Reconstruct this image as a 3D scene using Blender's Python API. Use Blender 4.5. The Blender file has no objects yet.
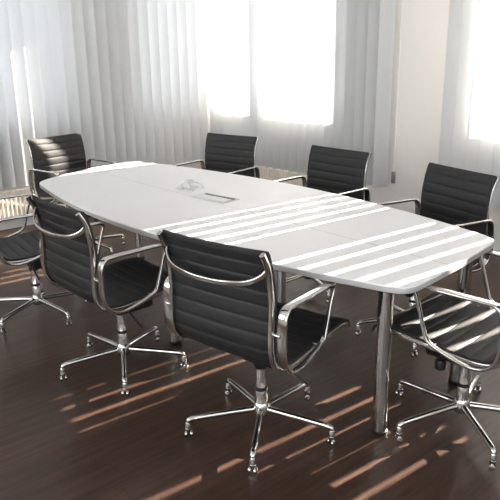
import bpy, bmesh, math, random
from mathutils import Vector, Matrix, Euler
random.seed(7)
sc = bpy.context.scene
COL = sc.collection
PI = math.pi
R = math.radians

# ------------------------------------------------------------------ materials
def new_mat(name):
    m = bpy.data.materials.new(name); m.use_nodes = True
    nt = m.node_tree
    for n in list(nt.nodes): nt.nodes.remove(n)
    out = nt.nodes.new('ShaderNodeOutputMaterial')
    return m, nt, out
def node(nt, typ, **kw):
    n = nt.nodes.new(typ)
    for k, v in kw.items():
        if k in n.inputs: n.inputs[k].default_value = v
        else: setattr(n, k, v)
    return n
def principled(name, col, rough=.5, metal=0., bump=0., bscale=200., var=0., vscale=30., coat=0., spec=.5):
    m, nt, out = new_mat(name)
    b = node(nt, 'ShaderNodeBsdfPrincipled')
    b.inputs['Base Color'].default_value = (*col, 1)
    b.inputs['Roughness'].default_value = rough
    b.inputs['Metallic'].default_value = metal
    b.inputs['Coat Weight'].default_value = coat
    b.inputs['Specular IOR Level'].default_value = spec
    nt.links.new(b.outputs[0], out.inputs[0])
    tc = node(nt, 'ShaderNodeTexCoord')
    if var:
        n = node(nt, 'ShaderNodeTexNoise'); n.inputs['Scale'].default_value = vscale
        nt.links.new(tc.outputs['Object'], n.inputs['Vector'])
        mx = node(nt, 'ShaderNodeMixRGB')
        mx.inputs[1].default_value = (*[c * (1 - var) for c in col], 1)
        mx.inputs[2].default_value = (*[min(1, c * (1 + var)) for c in col], 1)
        nt.links.new(n.outputs['Fac'], mx.inputs[0]); nt.links.new(mx.outputs[0], b.inputs['Base Color'])
    if bump:
        n2 = node(nt, 'ShaderNodeTexNoise'); n2.inputs['Scale'].default_value = bscale
        nt.links.new(tc.outputs['Object'], n2.inputs['Vector'])
        bp = node(nt, 'ShaderNodeBump'); bp.inputs['Strength'].default_value = bump; bp.inputs['Distance'].default_value = .002
        nt.links.new(n2.outputs['Fac'], bp.inputs['Height']); nt.links.new(bp.outputs[0], b.inputs['Normal'])
    return m
M = {}
M['chrome'] = principled('polished_chrome', (.66, .65, .635), .09, 1., var=.02, vscale=60)
M['leather'] = principled('black_leather', (.0190, .0188, .0196), .55, 0, bump=.25, bscale=420, var=.12, vscale=60, spec=.35)
M['black'] = principled('black_plastic', (.012, .012, .013), .4, 0, var=.1)
M['wall'] = principled('white_wall_paint', (.80, .765, .735), .85, 0, bump=.05, bscale=90, var=.015, vscale=4)
M['ceiling'] = principled('white_ceiling_paint', (.82, .80, .78), .9, 0, var=.01, vscale=4)
M['trim'] = principled('white_trim_paint', (.80, .79, .77), .45, 0, var=.01)
M['radiator'] = principled('cream_radiator_enamel', (.76, .70, .60), .4, 0, var=.02)
M['steel'] = principled('brushed_grey_steel', (.30, .31, .31), .35, .8, var=.05)
M['dark'] = principled('painted_port_shade', (.03, .035, .035), .6, 0, var=.1)  # shade inside the cable port, put into the colour
M['weight'] = principled('grey_plastic_weight', (.22, .22, .23), .5, 0, var=.05)

def fabric():
    m, nt, out = new_mat('white_blind_fabric')
    tc = node(nt, 'ShaderNodeTexCoord')
    w = node(nt, 'ShaderNodeTexWave'); w.inputs['Scale'].default_value = 60; w.inputs['Distortion'].default_value = 1.5
    nt.links.new(tc.outputs['Object'], w.inputs['Vector'])
    mx = node(nt, 'ShaderNodeMixRGB')
    mx.inputs[1].default_value = (.62, .63, .64, 1); mx.inputs[2].default_value = (.66, .668, .675, 1)
    nt.links.new(w.outputs['Fac'], mx.inputs[0])
    d = node(nt, 'ShaderNodeBsdfDiffuse'); t = node(nt, 'ShaderNodeBsdfTranslucent')
    nt.links.new(mx.outputs[0], d.inputs[0]); nt.links.new(mx.outputs[0], t.inputs[0])
    s = node(nt, 'ShaderNodeMixShader'); s.inputs[0].default_value = .19
    nt.links.new(d.outputs[0], s.inputs[1]); nt.links.new(t.outputs[0], s.inputs[2])
    nt.links.new(s.outputs[0], out.inputs[0])
    return m
M['fabric'] = fabric()

def paper():
    m, nt, out = new_mat('thin_translucent_plastic')
    tc = node(nt, 'ShaderNodeTexCoord'); n = node(nt, 'ShaderNodeTexNoise'); n.inputs['Scale'].default_value = 40
    nt.links.new(tc.outputs['Object'], n.inputs['Vector'])
    mx = node(nt, 'ShaderNodeMixRGB'); mx.inputs[1].default_value = (.90, .91, .93, 1); mx.inputs[2].default_value = (.95, .96, .97, 1)
    nt.links.new(n.outputs['Fac'], mx.inputs[0])
    d = node(nt, 'ShaderNodeBsdfDiffuse'); t = node(nt, 'ShaderNodeBsdfTranslucent'); s = node(nt, 'ShaderNodeMixShader'); s.inputs[0].default_value = .5
    nt.links.new(mx.outputs[0], d.inputs[0]); nt.links.new(mx.outputs[0], t.inputs[0])
    nt.links.new(d.outputs[0], s.inputs[1]); nt.links.new(t.outputs[0], s.inputs[2])
    tr = node(nt, 'ShaderNodeBsdfTransparent'); s2 = node(nt, 'ShaderNodeMixShader'); s2.inputs[0].default_value = .50
    nt.links.new(s.outputs[0], s2.inputs[1]); nt.links.new(tr.outputs[0], s2.inputs[2])
    g = node(nt, 'ShaderNodeBsdfGlossy'); g.inputs['Roughness'].default_value = .15; s3 = node(nt, 'ShaderNodeMixShader'); s3.inputs[0].default_value = .10
    nt.links.new(s2.outputs[0], s3.inputs[1]); nt.links.new(g.outputs[0], s3.inputs[2]); nt.links.new(s3.outputs[0], out.inputs[0])
    return m
M['paper'] = paper()

def glass():
    m, nt, out = new_mat('clear_window_glass')
    tr = node(nt, 'ShaderNodeBsdfTransparent'); tr.inputs[0].default_value = (.95, .96, .96, 1)
    g = node(nt, 'ShaderNodeBsdfGlossy'); g.inputs['Roughness'].default_value = .02
    s = node(nt, 'ShaderNodeMixShader'); s.inputs[0].default_value = .06
    nt.links.new(tr.outputs[0], s.inputs[1]); nt.links.new(g.outputs[0], s.inputs[2])
    nt.links.new(s.outputs[0], out.inputs[0])
    return m
M['glass'] = glass()

def wood_floor():
    m, nt, out = new_mat('dark_wood_planks')
    L = nt.links
    tc = node(nt, 'ShaderNodeTexCoord')
    mp = node(nt, 'ShaderNodeMapping'); mp.inputs['Rotation'].default_value = (0, 0, R(90))
    L.new(tc.outputs['Object'], mp.inputs['Vector'])
    br = node(nt, 'ShaderNodeTexBrick')
    br.inputs['Scale'].default_value = 1; br.inputs['Brick Width'].default_value = 1.25; br.inputs['Row Height'].default_value = .19
    br.inputs['Mortar Size'].default_value = .0012; br.inputs['Mortar Smooth'].default_value = .2
    br.inputs['Color1'].default_value = (.050, .028, .020, 1); br.inputs['Color2'].default_value = (.070, .040, .029, 1)
    br.inputs['Mortar'].default_value = (.03, .018, .014, 1); br.inputs['Bias'].default_value = 0
    br.offset = .37
    L.new(mp.outputs[0], br.inputs['Vector'])
    mp2 = node(nt, 'ShaderNodeMapping'); mp2.inputs['Scale'].default_value = (26, 1.6, 1)
    L.new(tc.outputs['Object'], mp2.inputs['Vector'])
    n = node(nt, 'ShaderNodeTexNoise'); n.inputs['Scale'].default_value = 1.6; n.inputs['Detail'].default_value = 6; n.inputs['Roughness'].default_value = .65
    L.new(mp2.outputs[0], n.inputs['Vector'])
    rp = node(nt, 'ShaderNodeValToRGB')
    rp.color_ramp.elements[0].position = .3; rp.color_ramp.elements[0].color = (.50, .48, .46, 1)
    rp.color_ramp.elements[1].position = .72; rp.color_ramp.elements[1].color = (1.45, 1.45, 1.45, 1)
    L.new(n.outputs['Fac'], rp.inputs[0])
    mx = node(nt, 'ShaderNodeMixRGB'); mx.blend_type = 'MULTIPLY'; mx.inputs[0].default_value = 1
    L.new(br.outputs['Color'], mx.inputs[1]); L.new(rp.outputs[0], mx.inputs[2])
    b = node(nt, 'ShaderNodeBsdfPrincipled')
    L.new(mx.outputs[0], b.inputs['Base Color'])
    b.inputs['Roughness'].default_value = .33; b.inputs['Specular IOR Level'].default_value = .36
    bp = node(nt, 'ShaderNodeBump'); bp.inputs['Strength'].default_value = .12; bp.inputs['Distance'].default_value = .002
    L.new(n.outputs['Fac'], bp.inputs['Height']); L.new(bp.outputs[0], b.inputs['Normal'])
    L.new(b.outputs[0], out.inputs[0])
    return m
M['floor'] = wood_floor()

def table_mat():
    m, nt, out = new_mat('white_laminate')
    L = nt.links
    tc = node(nt, 'ShaderNodeTexCoord'); sp = node(nt, 'ShaderNodeSeparateXYZ'); L.new(tc.outputs['Object'], sp.inputs[0])
    # the joint between the two halves: a hairline along the middle of the top
    a = node(nt, 'ShaderNodeMath', operation='ADD'); a.inputs[1].default_value = .03; L.new(sp.outputs['Y'], a.inputs[0])
    ab = node(nt, 'ShaderNodeMath', operation='ABSOLUTE'); L.new(a.outputs[0], ab.inputs[0])
    lt = node(nt, 'ShaderNodeMath', operation='LESS_THAN'); lt.inputs[1].default_value = .0016; L.new(ab.outputs[0], lt.inputs[0])
    n = node(nt, 'ShaderNodeTexNoise'); n.inputs['Scale'].default_value = 5; L.new(tc.outputs['Object'], n.inputs['Vector'])
    mx0 = node(nt, 'ShaderNodeMixRGB'); mx0.inputs[1].default_value = (.83, .835, .85, 1); mx0.inputs[2].default_value = (.86, .865, .88, 1)
    L.new(n.outputs['Fac'], mx0.inputs[0])
    mx = node(nt, 'ShaderNodeMixRGB'); mx.inputs[2].default_value = (.42, .42, .43, 1)
    L.new(lt.outputs[0], mx.inputs[0]); L.new(mx0.outputs[0], mx.inputs[1])
    b = node(nt, 'ShaderNodeBsdfPrincipled'); b.inputs['Roughness'].default_value = .45; b.inputs['Specular IOR Level'].default_value = .15
    L.new(mx.outputs[0], b.inputs['Base Color']); L.new(b.outputs[0], out.inputs[0])
    return m
M['laminate'] = table_mat()
M['edge'] = principled('grey_edge_band', (.46, .45, .45), .4, 0, var=.02)

# ------------------------------------------------------------------ mesh helpers
def link(name, bm, mat, parent=None, smooth=True, angle=40):
    bmesh.ops.recalc_face_normals(bm, faces=bm.faces)
    me = bpy.data.meshes.new(name); bm.to_mesh(me); bm.free()
    for m in (mat if isinstance(mat, (list, tuple)) else [mat]): me.materials.append(m)
    if smooth:
        for p in me.polygons: p.use_smooth = True
        me.set_sharp_from_angle(angle=R(angle))
    o = bpy.data.objects.new(name, me); COL.objects.link(o)
    if parent: o.parent = parent
    return o
def empty(name, loc=(0, 0, 0), rz=0):
    o = bpy.data.objects.new(name, None); COL.objects.link(o)
    o.location = loc; o.rotation_euler = (0, 0, rz); o.empty_display_size = .1
    return o
def tag(o, label=None, cat=None, group=None, kind=None):
    if label: o['label'] = label
    if cat: o['category'] = cat
    if group: o['group'] = group
    if kind: o['kind'] = kind
    return o
def box(bm, x0, x1, y0, y1, z0, z1, bev=0., seg=2):
    r = bmesh.ops.create_cube(bm, size=1)
    vs = r['verts']
    for v in vs:
        v.co = Vector(((x0 + x1) / 2 + v.co.x * (x1 - x0), (y0 + y1) / 2 + v.co.y * (y1 - y0), (z0 + z1) / 2 + v.co.z * (z1 - z0)))
    if bev:
        es = list({e for v in vs for e in v.link_edges})
        bmesh.ops.bevel(bm, geom=es, offset=bev, segments=seg, profile=.5, affect='EDGES')
def lathe(bm, prof, segs=20, mat=None):
    """prof: list of (radius, z); revolved about Z, capped where radius > 0"""
    mat = mat or Matrix.Identity(4)
    rings = []
    for r, z in prof:
        rings.append([bm.verts.new(mat @ Vector((r * math.cos(2 * PI * k / segs), r * math.sin(2 * PI * k / segs), z))) for k in range(segs)])
    for a, b in zip(rings, rings[1:]):
        for k in range(segs):
            bm.faces.new((a[k], a[(k + 1) % segs], b[(k + 1) % segs], b[k]))
    bm.faces.new(rings[0][::-1]); bm.faces.new(rings[-1])
def catmull(pts, n=6, closed=False):
    P = [Vector(p) for p in pts]; out = []; N = len(P)
    rng = range(N if closed else N - 1)
    for i in rng:
        if closed: p0, p1, p2, p3 = P[(i - 1) % N], P[i], P[(i + 1) % N], P[(i + 2) % N]
        else:
            p1, p2 = P[i], P[i + 1]
            p0 = P[i - 1] if i else p1 * 2 - p2
            p3 = P[i + 2] if i + 2 < N else p2 * 2 - p1
        for k in range(n):
            t = k / n
            out.append(.5 * ((2 * p1) + (p2 - p0) * t + (2 * p0 - 5 * p1 + 4 * p2 - p3) * t * t + (3 * p1 - p0 - 3 * p2 + p3) * t ** 3))
    if not closed: out.append(P[-1].copy())
    return out
def sweep(bm, path, section, closed=False, up=None, scale=None):
    """sweep a closed 2D section (a, b) along the path; a along 'up' direction projected, b along the other normal"""
    N = len(path); rings = []; prevA = None
    for i, p in enumerate(path):
        if closed: t = path[(i + 1) % N] - path[(i - 1) % N]
        else: t = path[min(i + 1, N - 1)] - path[max(i - 1, 0)]
        t = t.normalized()
        ref = up if up is not None else prevA
        if ref is None: ref = Vector((0, 0, 1)) if abs(t.z) < .9 else Vector((0, 1, 0))
        a = (ref - t * ref.dot(t)).normalized(); prevA = a
        b = t.cross(a)
        sa, sb = scale[i] if scale else (1, 1)
        rings.append([bm.verts.new(p + a * (u * sa) + b * (v * sb)) for u, v in section])
    m = len(section)
    pairs = list(zip(rings, rings[1:])) + ([(rings[-1], rings[0])] if closed else [])
    for A, B in pairs:
        for k in range(m):
            bm.faces.new((A[k], A[(k + 1) % m], B[(k + 1) % m], B[k]))
    if not closed:
        bm.faces.new(rings[0][::-1]); bm.faces.new(rings[-1])
def circ(r, n=10): return [(r * math.cos(2 * PI * k / n), r * math.sin(2 * PI * k / n)) for k in range(n)]
def rrect(w, h, r, n=3):
    out = []
    for cx, cy, a0 in ((w / 2 - r, h / 2 - r, 0), (-w / 2 + r, h / 2 - r, 90), (-w / 2 + r, -h / 2 + r, 180), (w / 2 - r, -h / 2 + r, 270)):
        for k in range(n + 1):
            a = R(a0 + 90 * k / n); out.append((cx + r * math.cos(a), cy + r * math.sin(a)))
    return out
def tube(bm, pts, r, n=10, smooth=0, closed=False):
    P = catmull(pts, smooth, closed) if smooth else [Vector(p) for p in pts]
    sweep(bm, P, circ(r, n), closed)

# ------------------------------------------------------------------ the office chair (X right, Y forward, Z up)
PROFILE = [(-.284, .915), (-.264, .86), (-.247, .78), (-.240, .70), (-.243, .62), (-.246, .55), (-.236, .495), (-.205, .460), (-.15, .447),
           (-.06, .449), (.05, .458), (.15, .467), (.235, .471), (.285, .461), (.303, .440), (.306, .425)]
def sling_mesh():
    bm = bmesh.new()
    path = catmull([(0, y, z) for y, z in PROFILE], 14)
    # resample by arc length
    d = [0]
    for a, b in zip(path, path[1:]): d.append(d[-1] + (b - a).length)
    total = d[-1]; RIB = .056; per = 10
    nr = round(total / RIB); n = nr * per
    pts = []; j = 0
    for i in range(n + 1):
        s = total * i / n
        while j < len(d) - 2 and d[j + 1] < s: j += 1
        f = (s - d[j]) / max(1e-9, d[j + 1] - d[j]); pts.append(path[j].lerp(path[j + 1], f))
    NX = 14; W = .246
    top, bot = [], []
    for i, p in enumerate(pts):
        t = (pts[min(i + 1, n)] - pts[max(i - 1, 0)]).normalized()
        nor = Vector((0, -t.z, t.y)).normalized()
        if nor.z < 0 and abs(nor.z) > abs(nor.y): nor = -nor
        if abs(nor.y) >= abs(nor.z) and nor.y < 0 and i < n * .5: nor = -nor
        ph = (i % per) / per
        puff = abs(math.sin(PI * ph)) ** .35
        endf = min(1, min(i, n - i) / 3)
        ra, rb = [], []
        for k in range(NX + 1):
            x = -W + 2 * W * k / NX
            e = 1 - abs(2 * k / NX - 1) ** 8
            h = (.0045 + .0050 * puff * (.35 + .65 * e)) * (.45 + .55 * endf)
            sag = -.010 * (1 - (x / W) ** 2)
            q = p + nor * sag
            ra.append(bm.verts.new(Vector((x, q.y, q.z)) + nor * h))
            rb.append(bm.verts.new(Vector((x, q.y, q.z)) - nor * h))
        top.append(ra); bot.append(rb)
    for i in range(n):
        for k in range(NX):
            bm.faces.new((top[i][k], top[i][k + 1], top[i + 1][k + 1], top[i + 1][k]))
            bm.faces.new((bot[i][k], bot[i + 1][k], bot[i + 1][k + 1], bot[i][k + 1]))
        for k, s in ((0, 1), (NX, -1)):
            f = (top[i][k], top[i + 1][k], bot[i + 1][k], bot[i][k])
            bm.faces.new(f if s > 0 else f[::-1])
    for i in (0, n):
        for k in range(NX):
            f = (top[i][k], bot[i][k], bot[i][k + 1], top[i][k + 1])
            bm.faces.new(f)
    return bm
def rail_bm(s):
    bm = bmesh.new()
    path = catmull([(s * .240, y, z) for y, z in [(-.294, .917)] + PROFILE[1:-2] + [(.298, .452)]], 8)
    off = []
    for i, q in enumerate(path):                                    # the rail runs just behind and under the edge of the sling
        t = (path[min(i + 1, len(path) - 1)] - path[max(i - 1, 0)]).normalized()
        off.append(q + Vector((0, t.z, -t.y)) * .0165)
    sweep(bm, off, rrect(.017, .022, .005), up=Vector((1, 0, 0)))
    return bm
ARM = [(-.19, .697), (-.05, .698), (.07, .698), (.094, .693), (.101, .675), (.085, .625), (.066, .562), (.048, .505), (.036, .483), (.010, .467), (-.06, .444), (-.13, .431),
       (-.185, .437), (-.226, .466), (-.247, .52), (-.250, .60), (-.243, .665), (-.224, .691)]
ARMW = [.036, .036, .034, .030, .020, .016, .016, .017, .018, .019, .021, .023, .027, .032, .038, .042, .040, .038]
def arm_bm(s):
    bm = bmesh.new()
    path = catmull([(s * .279, y, z) for y, z in ARM], 4, True)
    w = catmull([(a, 0, 0) for a in ARMW], 4, True)
    sc_ = [(q.x / .034, 1) for q in w]
    sweep(bm, path, rrect(.034, .013, .005), closed=True, up=Vector((1, 0, 0)), scale=sc_)
    return bm
def rod_bm(a, b, r, n=10):
    bm = bmesh.new(); tube(bm, [a, b], r, n); return bm

def castor_bm():
    bm = bmesh.new()
    lathe(bm, [(.0085, .040), (.0125, .044), (.0125, .066), (.009, .072)], 12)                 # collar over the stem
    lathe(bm, [(.006, .012), (.0125, .022), (.0125, .040), (.007, .044)], 12)
    for s in (-1, 1):                                                                          # twin wheels
        mt = Matrix.Translation((s * .0115, 0, .0135)) @ Matrix.Rotation(R(90), 4, 'Y')
        lathe(bm, [(.008, -.006), (.012, -.0045), (.0135, 0), (.012, .0045), (.008, .006)], 16, mt)
    return bm
def make_chair():
    root = empty('office_chair')
    link('sling', sling_mesh(), M['leather'], root, angle=60)
    for s in (-1, 1):
        link('side_rail', rail_bm(s), M['chrome'], root)
        arm = link('armrest', arm_bm(s), M['chrome'], root)
        for (y, z) in ((-.255, .60), (-.215, .452), (.020, .456)):
            link('connector', rod_bm((s * .240, y, z), (s * .276, y, z), .007), M['chrome'], arm)
    bm = bmesh.new()                                                                           # curved bar behind the backrest
    pts = catmull([(-.238, -.272, .850), (-.222, -.292, .822), (-.17, -.318, .797), (-.08, -.335, .786), (0, -.339, .784), (.08, -.335, .786), (.17, -.318, .797), (.222, -.292, .822), (.238, -.272, .850)], 6)
    sweep(bm, pts, rrect(.020, .009, .004), up=Vector((0, 0, 1)))
    link('back_bar', bm, M['chrome'], root)
    for y in (-.115, .125):
        bm = bmesh.new()
        zz = .437 if y < 0 else .452
        pts = catmull([(-.236, y, zz), (-.19, y * .9, zz - .014), (-.09, y * .5, .400), (0, y * .35, .392), (.09, y * .5, .400), (.19, y * .9, zz - .014), (.236, y, zz)], 6)
        sweep(bm, pts, rrect(.022, .018, .006), up=Vector((0, 0, 1)))
        link('seat_stretcher', bm, M['chrome'], root)
    bm = bmesh.new()
    box(bm, -.085, .085, -.035, .150, .312, .396, .018, 3)
    lathe(bm, [(.028, .292), (.034, .314)], 16)
    mech = link('tilt_mechanism', bm, M['black'], root)
    bm = bmesh.new()
    lathe(bm, [(.008, .312), (.008, .304), (.020, .300), (.025, .290), (.024, .262), (.016, .255)], 14, Matrix.Translation((-.055, .085, 0)))
    link('tension_knob', bm, M['black'], mech)
    bm = bmesh.new()
    tube(bm, [(.05, -.02, .372), (.14, -.04, .362), (.20, -.045, .335), (.262, -.045, .312)], .0055, 8, 4)
    link('height_lever', bm, M['black'], mech)
    bm = bmesh.new()
    lathe(bm, [(.0265, .085), (.0265, .186), (.024, .190), (.0225, .192), (.0225, .300)], 20)
    colm = link('column', bm, M['chrome'], root)
    bm = bmesh.new(); lathe(bm, [(.0235, .186), (.0275, .188), (.0275, .200), (.0235, .203)], 20)
    link('collar', bm, M['black'], colm)
    bm = bmesh.new(); lathe(bm, [(.020, .062), (.031, .068), (.036, .082), (.036, .108), (.031, .122), (.0275, .128)], 20)
    link('base_hub', bm, M['chrome'], root)
    for k in range(5):
        bm = bmesh.new()
        P = catmull([(.022, 0, .098), (.12, 0, .094), (.24, 0, .088), (.296, 0, .084), (.3125, 0, .077), (.3165, 0, .062)], 5)
        n = len(P) - 1
        sweep(bm, P, circ(.0115, 10), scale=[(1.25 - .35 * i / n,) * 2 for i in range(n + 1)])
        leg = link('base_leg', bm, M['chrome'], root); leg.rotation_euler.z = 2 * PI * k / 5
        cs_ = link('castor', castor_bm(), M['chrome'], leg); cs_.location = (.3165, 0, 0); cs_.rotation_euler.z = k * 1.3
    return root
def copy_tree(o, parent=None):
    c = o.copy(); COL.objects.link(c)
    if parent: c.parent = parent
    for ch in list(o.children): copy_tree(ch, c)
    return c

CHAIRS = [   # s, t, heading, base angle, label
    (1.009, -.591, 11.7, -120.1, 'black leather office chair in front, back to the camera, nearest the bottom of the picture'),
    (.099, -.731, 2.0, -101.7, 'black leather office chair at the near long side, second from the left, back turned'),
    (-.875, -.768, -7.0, -63.1, 'black office chair cut off by the left picture edge, its backrest out of view'),
    (-1.859, .074, -79.5, 10., 'black office chair at the far left end of the table, sunlight on its backrest'),
    (-1.083, .757, 191.6, 32., 'black office chair across the table, in front of the bright double window'),
    (-.047, .789, 180.8, 50., 'black office chair at the middle of the window side, left of the bare wall pillar'),
    (.861, .695, 167.0, 20., 'black office chair on the window side, right of the bare wall pillar'),
    (1.566, .062, 95.2, 179.9, 'black office chair at the right end of the table, sun stripes across its seat'),
]
proto = make_chair()
for i, (x, y, a, b, lab) in enumerate(CHAIRS):
    o = proto if i == 0 else copy_tree(proto)
    o.location = (x, y, 0); o.rotation_euler.z = R(a)
    k = 0
    for ch in sorted((c for c in o.children if c.name.startswith('base_leg')), key=lambda c: c.name):
        ch.rotation_euler.z = R(b - a + 72 * k); k += 1
    tag(o, lab, 'chair', 'office chairs around the conference table')

# ------------------------------------------------------------------ conference table
TZ = .735
def outline(r=.075):
    # boat shape: four corners, each side bowed outwards
    cor = [Vector((-1.305, -.505, 0)), Vector((1.565, -.375, 0)), Vector((1.462, .435, 0)), Vector((-1.595, .385, 0))]
    bows = [.205, .012, .225, .055]
    dense = []
    for i in range(4):
        a, b = cor[i], cor[(i + 1) % 4]; d = b - a; nrm = Vector((d.y, -d.x, 0)).normalized(); k = int(d.length / .012)
        for j in range(k):
            u = j / k; dense.append(a.lerp(b, u) + nrm * bows[i] * (1 - (2 * u - 1) ** 2))
    for it in range(16):
        nd = list(dense)
        for i, p in enumerate(dense):
            if min((p - c).length for c in cor) < r:
                nd[i] = (dense[i - 1] + dense[(i + 1) % len(dense)]) / 2
        dense = nd
    return dense
ob = outline()
table = empty('conference_table')
tag(table, 'long white boat-shaped conference table on chrome tube legs', 'table')
bm = bmesh.new()
rings = []
for inset, z in ((.004, TZ - .027), (0, TZ - .024), (0, TZ - .004), (.003, TZ)):
    ring = []
    for i, p in enumerate(ob):
        t = (ob[(i + 1) % len(ob)] - ob[i - 1]).normalized(); nrm = Vector((-t.y, t.x, 0))
        ring.append(bm.verts.new((p.x + nrm.x * inset, p.y + nrm.y * inset, z)))
    rings.append(ring)
for A, B in zip(rings, rings[1:]):
    for k in range(len(ob)):
        f = bm.faces.new((A[k], A[(k + 1) % len(ob)], B[(k + 1) % len(ob)], B[k]))
        f.material_index = 0 if B is rings[-1] else 1
bm.faces.new(rings[0][::-1]).material_index = 1
bm.faces.new(rings[-1])
link('tabletop', bm, [M['laminate'], M['edge']], table, angle=50)
bm = bmesh.new()      # steel frame below the top
for y in (-.20, .30):
    box(bm, -1.30, 1.30, y - .02, y + .02, TZ - .072, TZ - .0272, .003)
for x in (-1.2, .06, 1.2):
    box(bm, x - .02, x + .02, -.22, .32, TZ - .070, TZ - .0275, .003)
link('under_frame', bm, M['steel'], table)
for (x, y) in ((1.372, -.247), (1.352, .365), (.06, -.385), (.06, .43), (-1.385, .285), (-1.365, -.27)):
    bm = bmesh.new()
    lathe(bm, [(.0305, .020), (.0305, TZ - .034), (.048, TZ - .033), (.048, TZ - .0272)], 28)
    leg = link('leg', bm, M['chrome'], table); leg.location = (x, y, 0)
    bm = bmesh.new(); lathe(bm, [(.031, .0004), (.034, .004), (.034, .016), (.029, .0202)], 24)
    tag(link('foot', bm, M['black'], leg), 'black plastic foot')

# cable port in the middle of the top: frame, flat plate coloured as the shade inside, lid half open
port = empty('cable_port', (-.085, .035, TZ), R(7))
tag(port, 'rectangular cable port with half-open grey lid in the middle of the table', 'cable port')
bm = bmesh.new()
for a in ((-.135, .135, -.066, -.058), (-.135, .135, .058, .066), (-.135, -.127, -.058, .058), (.127, .135, -.058, .058)):
    box(bm, a[0], a[1], a[2], a[3], .0003, .005, .001, 1)
M['satin'] = principled('satin_white_lid', (.66, .67, .67), .35, 0, var=.02)
link('frame', bm, M['satin'], port)
bm = bmesh.new(); box(bm, -.127, .127, -.058, .058, .0003, .0016)
link('port_shade_plate', bm, M['dark'], port)
bm = bmesh.new(); box(bm, -.125, .125, 0, .070, -.002, .002, .001, 1)
lid = link('lid', bm, M['satin'], port)
lid.location = (0, -.057, .0055); lid.rotation_euler.x = R(1.5)
# crumpled sheet of thin plastic or paper beside it
bm = bmesh.new(); N = 18; vv = []
from mathutils import noise
for i in range(N + 1):
    row = []
    for j in range(N + 1):
        u, w = i / N - .5, j / N - .5
        rr = math.hypot(u, w) * 2
        z = .055 * (1 - rr * .8) + .030 * abs(noise.noise((u * 5, w * 5, 3.1))) + .006 * noise.noise((u * 9, w * 9, 8.2))
        row.append(bm.verts.new((u * .15 * (1 - .25 * abs(w)) + .01 * noise.noise((u * 6, w * 6, 1)), w * .16 * (1 - .3 * abs(u)), max(.0015, z))))
    vv.append(row)
for i in range(N):
    for j in range(N):
        bm.faces.new((vv[i][j], vv[i + 1][j], vv[i + 1][j + 1], vv[i][j + 1]))
geom = bmesh.ops.solidify(bm, geom=bm.faces[:], thickness=.0008)
pap = link('crumpled_sheet', bm, M['paper'], angle=25)
pap.location = (-.40, .09, TZ + .001); pap.rotation_euler.z = R(15)
tag(pap, 'crumpled piece of clear whitish plastic lying on the table beside the cable port', 'plastic sheet')

# ------------------------------------------------------------------ room
WB, WL, WR, WF, H = 2.36, -3.0, 4.3, -4.4, 2.90     # back, left, right, front walls and ceiling
TH = .32
def struct(name, bm, mat, smooth=False, parent=None):
    o = link(name, bm, mat, parent, smooth); o['kind'] = 'structure'; return o
bm = bmesh.new(); box(bm, WL - TH, WR + TH, WF - TH, WB + TH, -.08, 0); struct('floor', bm, M['floor'])
bm = bmesh.new(); box(bm, WL - TH, WR + TH, WF - TH, WB + TH, H, H + .1); struct('ceiling', bm, M['ceiling'])
def wall(name, axis, inner, outer, lo, hi, holes):
    """holes: list of (a0, a1, z0, z1) along the wall"""
    bm = bmesh.new()
    def b(a0, a1, z0, z1):
        if a1 - a0 < 1e-4 or z1 - z0 < 1e-4: return
        if axis == 'x': box(bm, a0, a1, min(inner, outer), max(inner, outer), z0, z1)
        else: box(bm, min(inner, outer), max(inner, outer), a0, a1, z0, z1)
    cur = lo
    for a0, a1, z0, z1 in sorted(holes):
        b(cur, a0, 0, H); b(a0, a1, 0, z0); b(a0, a1, z1, H); cur = a1
    b(cur, hi, 0, H)
    return struct(name, bm, M['wall'])
ZS, ZT = .93, 2.60
UN = [(-2.93, -2.30, -2.03, -1.13), (.20, .91, 1.185, 1.90)]      # two window units on the back wall: pane, mullion, pane
wall('wall_back', 'x', WB, WB + TH, WL - TH, WR + TH, [(u[0], u[3], ZS, ZT) for u in UN])
LW = [(-1.45, .62, .95, ZT), (1.30, 2.20, .95, ZT)]
wall('wall_left', 'y', WL, WL - TH, WF, WB, LW)
wall('wall_right', 'y', WR, WR + TH, WF, WB, [(-3.2, .6, .9, 2.5)])  # opening is out of view, added to let sky light in
wall('wall_front', 'x', WF, WF - TH, WL - TH, WR + TH, [(-2.3, .4, .85, 2.5), (1.0, 3.7, .85, 2.5)])  # both openings out of view, added to let sky light in
widx = 0
def window(axis, plane, sgn, panes, z0, z1, lo, hi):
    """frame with sill, one or more panes; sgn = direction from room to outside"""
    global widx; widx += 1
    root = empty('window_%d' % widx); root['kind'] = 'structure'
    def bx(bm, a0, a1, d0, d1, zz0, zz1, bev=.003):
        d = sorted((plane + sgn * d0, plane + sgn * d1))
        if axis == 'x': box(bm, a0, a1, d[0], d[1], zz0, zz1, bev, 1)
        else: box(bm, d[0], d[1], a0, a1, zz0, zz1, bev, 1)
    bm = bmesh.new(); f = .035
    bx(bm, lo, hi, .07, .13, z0, z0 + f); bx(bm, lo, hi, .07, .13, z1 - f, z1)
    edges = [lo] + [x for p in panes for x in p] + [hi]
    for a, b in zip(edges[::2], edges[1::2]):
        if b - a > .001: bx(bm, a, b, .07, .13, z0 + f, z1 - f)
    o = link('window_frame', bm, M['trim'], root, False); 
    bm = bmesh.new(); bx(bm, lo, hi, -.0, .07, z0, z0 + .012, .002); link('window_sill', bm, M['trim'], root, False)
    for a, b in panes:
        bm = bmesh.new(); bx(bm, a, b, .097, .101, z0 + f, z1 - f, 0); link('pane', bm, M['glass'], o, False)
for u in UN: window('x', WB, 1, [(u[0] + .03, u[1]), (u[2], u[3] - .03)], ZS, ZT, u[0], u[3])
for a in LW: window('y', WL, -1, [(a[0] + .04, a[1] - .04)], a[2], a[3], a[0], a[1])
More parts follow.
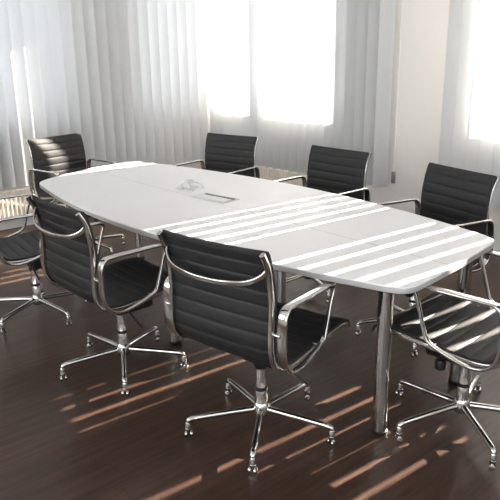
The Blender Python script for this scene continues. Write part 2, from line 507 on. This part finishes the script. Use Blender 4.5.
window('y', WR, 1, [(-3.16, -1.35), (-1.25, .56)], .9, 2.5, -3.2, .6)  # unseen window, added so the sky fills the room from the right
window('x', WF, -1, [(-2.26, .36)], .85, 2.5, -2.3, .4)  # unseen window behind the camera, added for sky fill
window('x', WF, -1, [(1.04, 3.66)], .85, 2.5, 1.0, 3.7)  # second unseen window added for the same fill
bm = bmesh.new(); box(bm, WL + .012, WR, WB - .012, WB, 0, .07, .003, 1); struct('baseboard_back', bm, M['trim'])
bm = bmesh.new(); box(bm, WL, WL + .012, WF, WB, 0, .07, .003, 1); struct('baseboard_left', bm, M['trim'])

# ------------------------------------------------------------------ vertical blinds
VW, PITCH = .127, .115
def blind(name_label, axis, plane, lo, hi, phase, ang, z0=.395, z1=2.76, shut=()):
    root = empty('vertical_blind', ((lo + hi) / 2, plane, z0) if axis == 'x' else (plane, (lo + hi) / 2, z0))
    if axis == 'y': root.rotation_euler.z = R(90)
    half = (hi - lo) / 2; mid = (lo + hi) / 2
    tag(root, name_label, 'blind', 'vertical blinds')
    bm = bmesh.new(); box(bm, -half, half, -.02, .02, z1 - z0, z1 - z0 + .035, .004, 1)
    box(bm, -half + .05, -half + .07, -.012, .012, z1 - z0 + .034, H - z0); box(bm, half - .07, half - .05, -.012, .012, z1 - z0 + .034, H - z0)
    link('headrail', bm, M['trim'], root)
    me = None
    k = math.ceil((lo + .05 - phase) / PITCH)
    while phase + k * PITCH < hi - .05:
        x = phase + k * PITCH; k += 1
        if me is None:
            bm = bmesh.new(); n = 4; fr, bk = [], []
            for i in range(n + 1):
                u = i / n - .5
                c = .006 * (1 - 4 * u * u)
                fr.append([bm.verts.new((u * VW, c, z)) for z in (0, z1 - z0)])
                bk.append([bm.verts.new((u * VW, c + .0012, z)) for z in (0, z1 - z0)])
            for i in range(n): bm.faces.new((fr[i][0], fr[i + 1][0], fr[i + 1][1], fr[i][1]))
            for v in [v for r_ in bk for v in r_]: bm.verts.remove(v)
            o = link('vane', bm, M['fabric'], root); me = o.data
        else:
            o = bpy.data.objects.new('vane', me); COL.objects.link(o); o.parent = root
        o.location = (x - mid, 0, 0); o.rotation_euler.z = R((14 if any(abs(x - q) < .05 for q in shut) else ang) + random.uniform(-2.5, 2.5))
    return root
ANG = 39.5
b1 = blind('white vertical blind across the double window left of the bare wall pillar', 'x', 2.24, -2.96, -.44, -1.295, 49, shut=(-2.905, -2.79))
b2 = blind('white vertical blind at the right picture edge, right of the bare wall pillar', 'x', 2.24, -.08, 2.75, .4875, ANG, shut=(.0275, .1425, .2575, .3725))
b3 = blind('white vertical blind along the left wall, behind the chair at the table end', 'y', -2.91, -1.9, 2.16, 0, -32)
for b, x in ((b1, 1.235),):
    bm = bmesh.new(); box(bm, x - .016, x + .016, -.012, .012, .055, .155, .005, 2)
    w = link('chain_weight', bm, M['weight'], b); w['label'] = 'small grey chain weight'
    bm = bmesh.new(); tube(bm, [(x, 0, .15), (x, 0, 2.345)], .0018, 6); link('chain', bm, M['trim'], w)

# ------------------------------------------------------------------ radiators under the windows
def radiator(label, axis, plane, sgn, lo, hi):
    root = empty('radiator', ((lo + hi) / 2, plane, .11) if axis == 'x' else (plane, (lo + hi) / 2, .11))
    if axis == 'y': root.rotation_euler.z = R(90)
    half = (hi - lo) / 2
    tag(root, label, 'radiator', 'low cream radiators')
    bm = bmesh.new(); n = int(2 * half / .04)
    box(bm, -half, half, -.022, .022, .0, .262, .006, 2)
    for i in range(n):
        x = -half + (i + .5) * 2 * half / n
        for s in (-1, 1):
            box(bm, x - .011, x + .011, s * .022 - .008, s * .022 + .008, .012, .25, .005, 1)
    link('panel', bm, M['radiator'], root)
    for x in (-half + .12, half - .12):
        bm = bmesh.new(); box(bm, x - .012, x + .012, -.018, .018, -.11, .002, .002, 1); link('foot', bm, M['radiator'], root)
    bm = bmesh.new(); lathe(bm, [(.012, 0), (.017, .004), (.017, .05), (.012, .055)], 14, Matrix.Translation((half, 0, .22)) @ Matrix.Rotation(R(90), 4, 'Y'))
    link('valve', bm, M['trim'], root)
radiator('long low cream ribbed radiator below the blind on the left wall', 'y', WL + .07, 1, -1.5, 1.2)
radiator('low cream ribbed radiator below the double window, behind the far chairs', 'x', WB - .055, -1, -2.8, -1.0)

# ------------------------------------------------------------------ light
SUN = Vector((.075, 1, .397)).normalized()
sd = bpy.data.lights.new('sun', 'SUN'); sd.energy = 58; sd.angle = R(.45); sd.color = (1, .88, .76)
so = bpy.data.objects.new('sun', sd); COL.objects.link(so); so.location = (2, 9, 5)
so.rotation_euler = SUN.to_track_quat('Z', 'Y').to_euler()
w = bpy.data.worlds.new('sky'); sc.world = w; w.use_nodes = True
nt = w.node_tree
for n in list(nt.nodes): nt.nodes.remove(n)
out = node(nt, 'ShaderNodeOutputWorld'); bg = node(nt, 'ShaderNodeBackground')
tc = node(nt, 'ShaderNodeTexCoord')
dot = node(nt, 'ShaderNodeVectorMath', operation='DOT_PRODUCT'); dot.inputs[1].default_value = SUN
nt.links.new(tc.outputs['Generated'], dot.inputs[0])
rp = node(nt, 'ShaderNodeValToRGB')
# clear sky: darkest a quarter turn from the sun, brighter towards it and opposite it
el = rp.color_ramp.elements
el[0].position = 0; el[0].color = (.98, .97, .95, 1)
el[1].position = 1; el[1].color = (1, .98, .94, 1)
for pos, col in ((.30, (.62, .64, .67, 1)), (.47, (.16, .185, .225, 1)), (.60, (.24, .26, .29, 1)), (.80, (.72, .73, .74, 1))):
    e = el.new(pos); e.color = col
ma = node(nt, 'ShaderNodeMath', operation='MULTIPLY_ADD'); ma.inputs[1].default_value = .5; ma.inputs[2].default_value = .5
nt.links.new(dot.outputs['Value'], ma.inputs[0]); nt.links.new(ma.outputs[0], rp.inputs[0])
nt.links.new(rp.outputs[0], bg.inputs[0]); bg.inputs[1].default_value = 7.5
nt.links.new(bg.outputs[0], out.inputs[0])

# ------------------------------------------------------------------ camera
cd = bpy.data.cameras.new('camera'); cam = bpy.data.objects.new('camera', cd); COL.objects.link(cam)
cd.sensor_width = 36; cd.lens = 36 * 648.15 / 500; cd.clip_start = .05
cam.location = (2.8373, -2.2158, 1.571)
th, pitch, roll = R(-49.277), .3035, -.0153
fw = Vector((0, math.cos(pitch), -math.sin(pitch))); rt = Vector((1, 0, 0)); up = Vector((0, math.sin(pitch), math.cos(pitch)))
r2 = rt * math.cos(roll) + up * math.sin(roll); u2 = -rt * math.sin(roll) + up * math.cos(roll)
rot = Matrix.Rotation(-th, 3, 'Z')
r2, u2, fw = rot @ r2, rot @ u2, rot @ fw
cam.rotation_euler = Matrix((r2, u2, -fw)).transposed().to_euler()
sc.camera = cam
sc.view_settings.view_transform = 'Standard'; sc.view_settings.look = 'None'
sc.view_settings.gamma = 1; sc.view_settings.exposure = .16
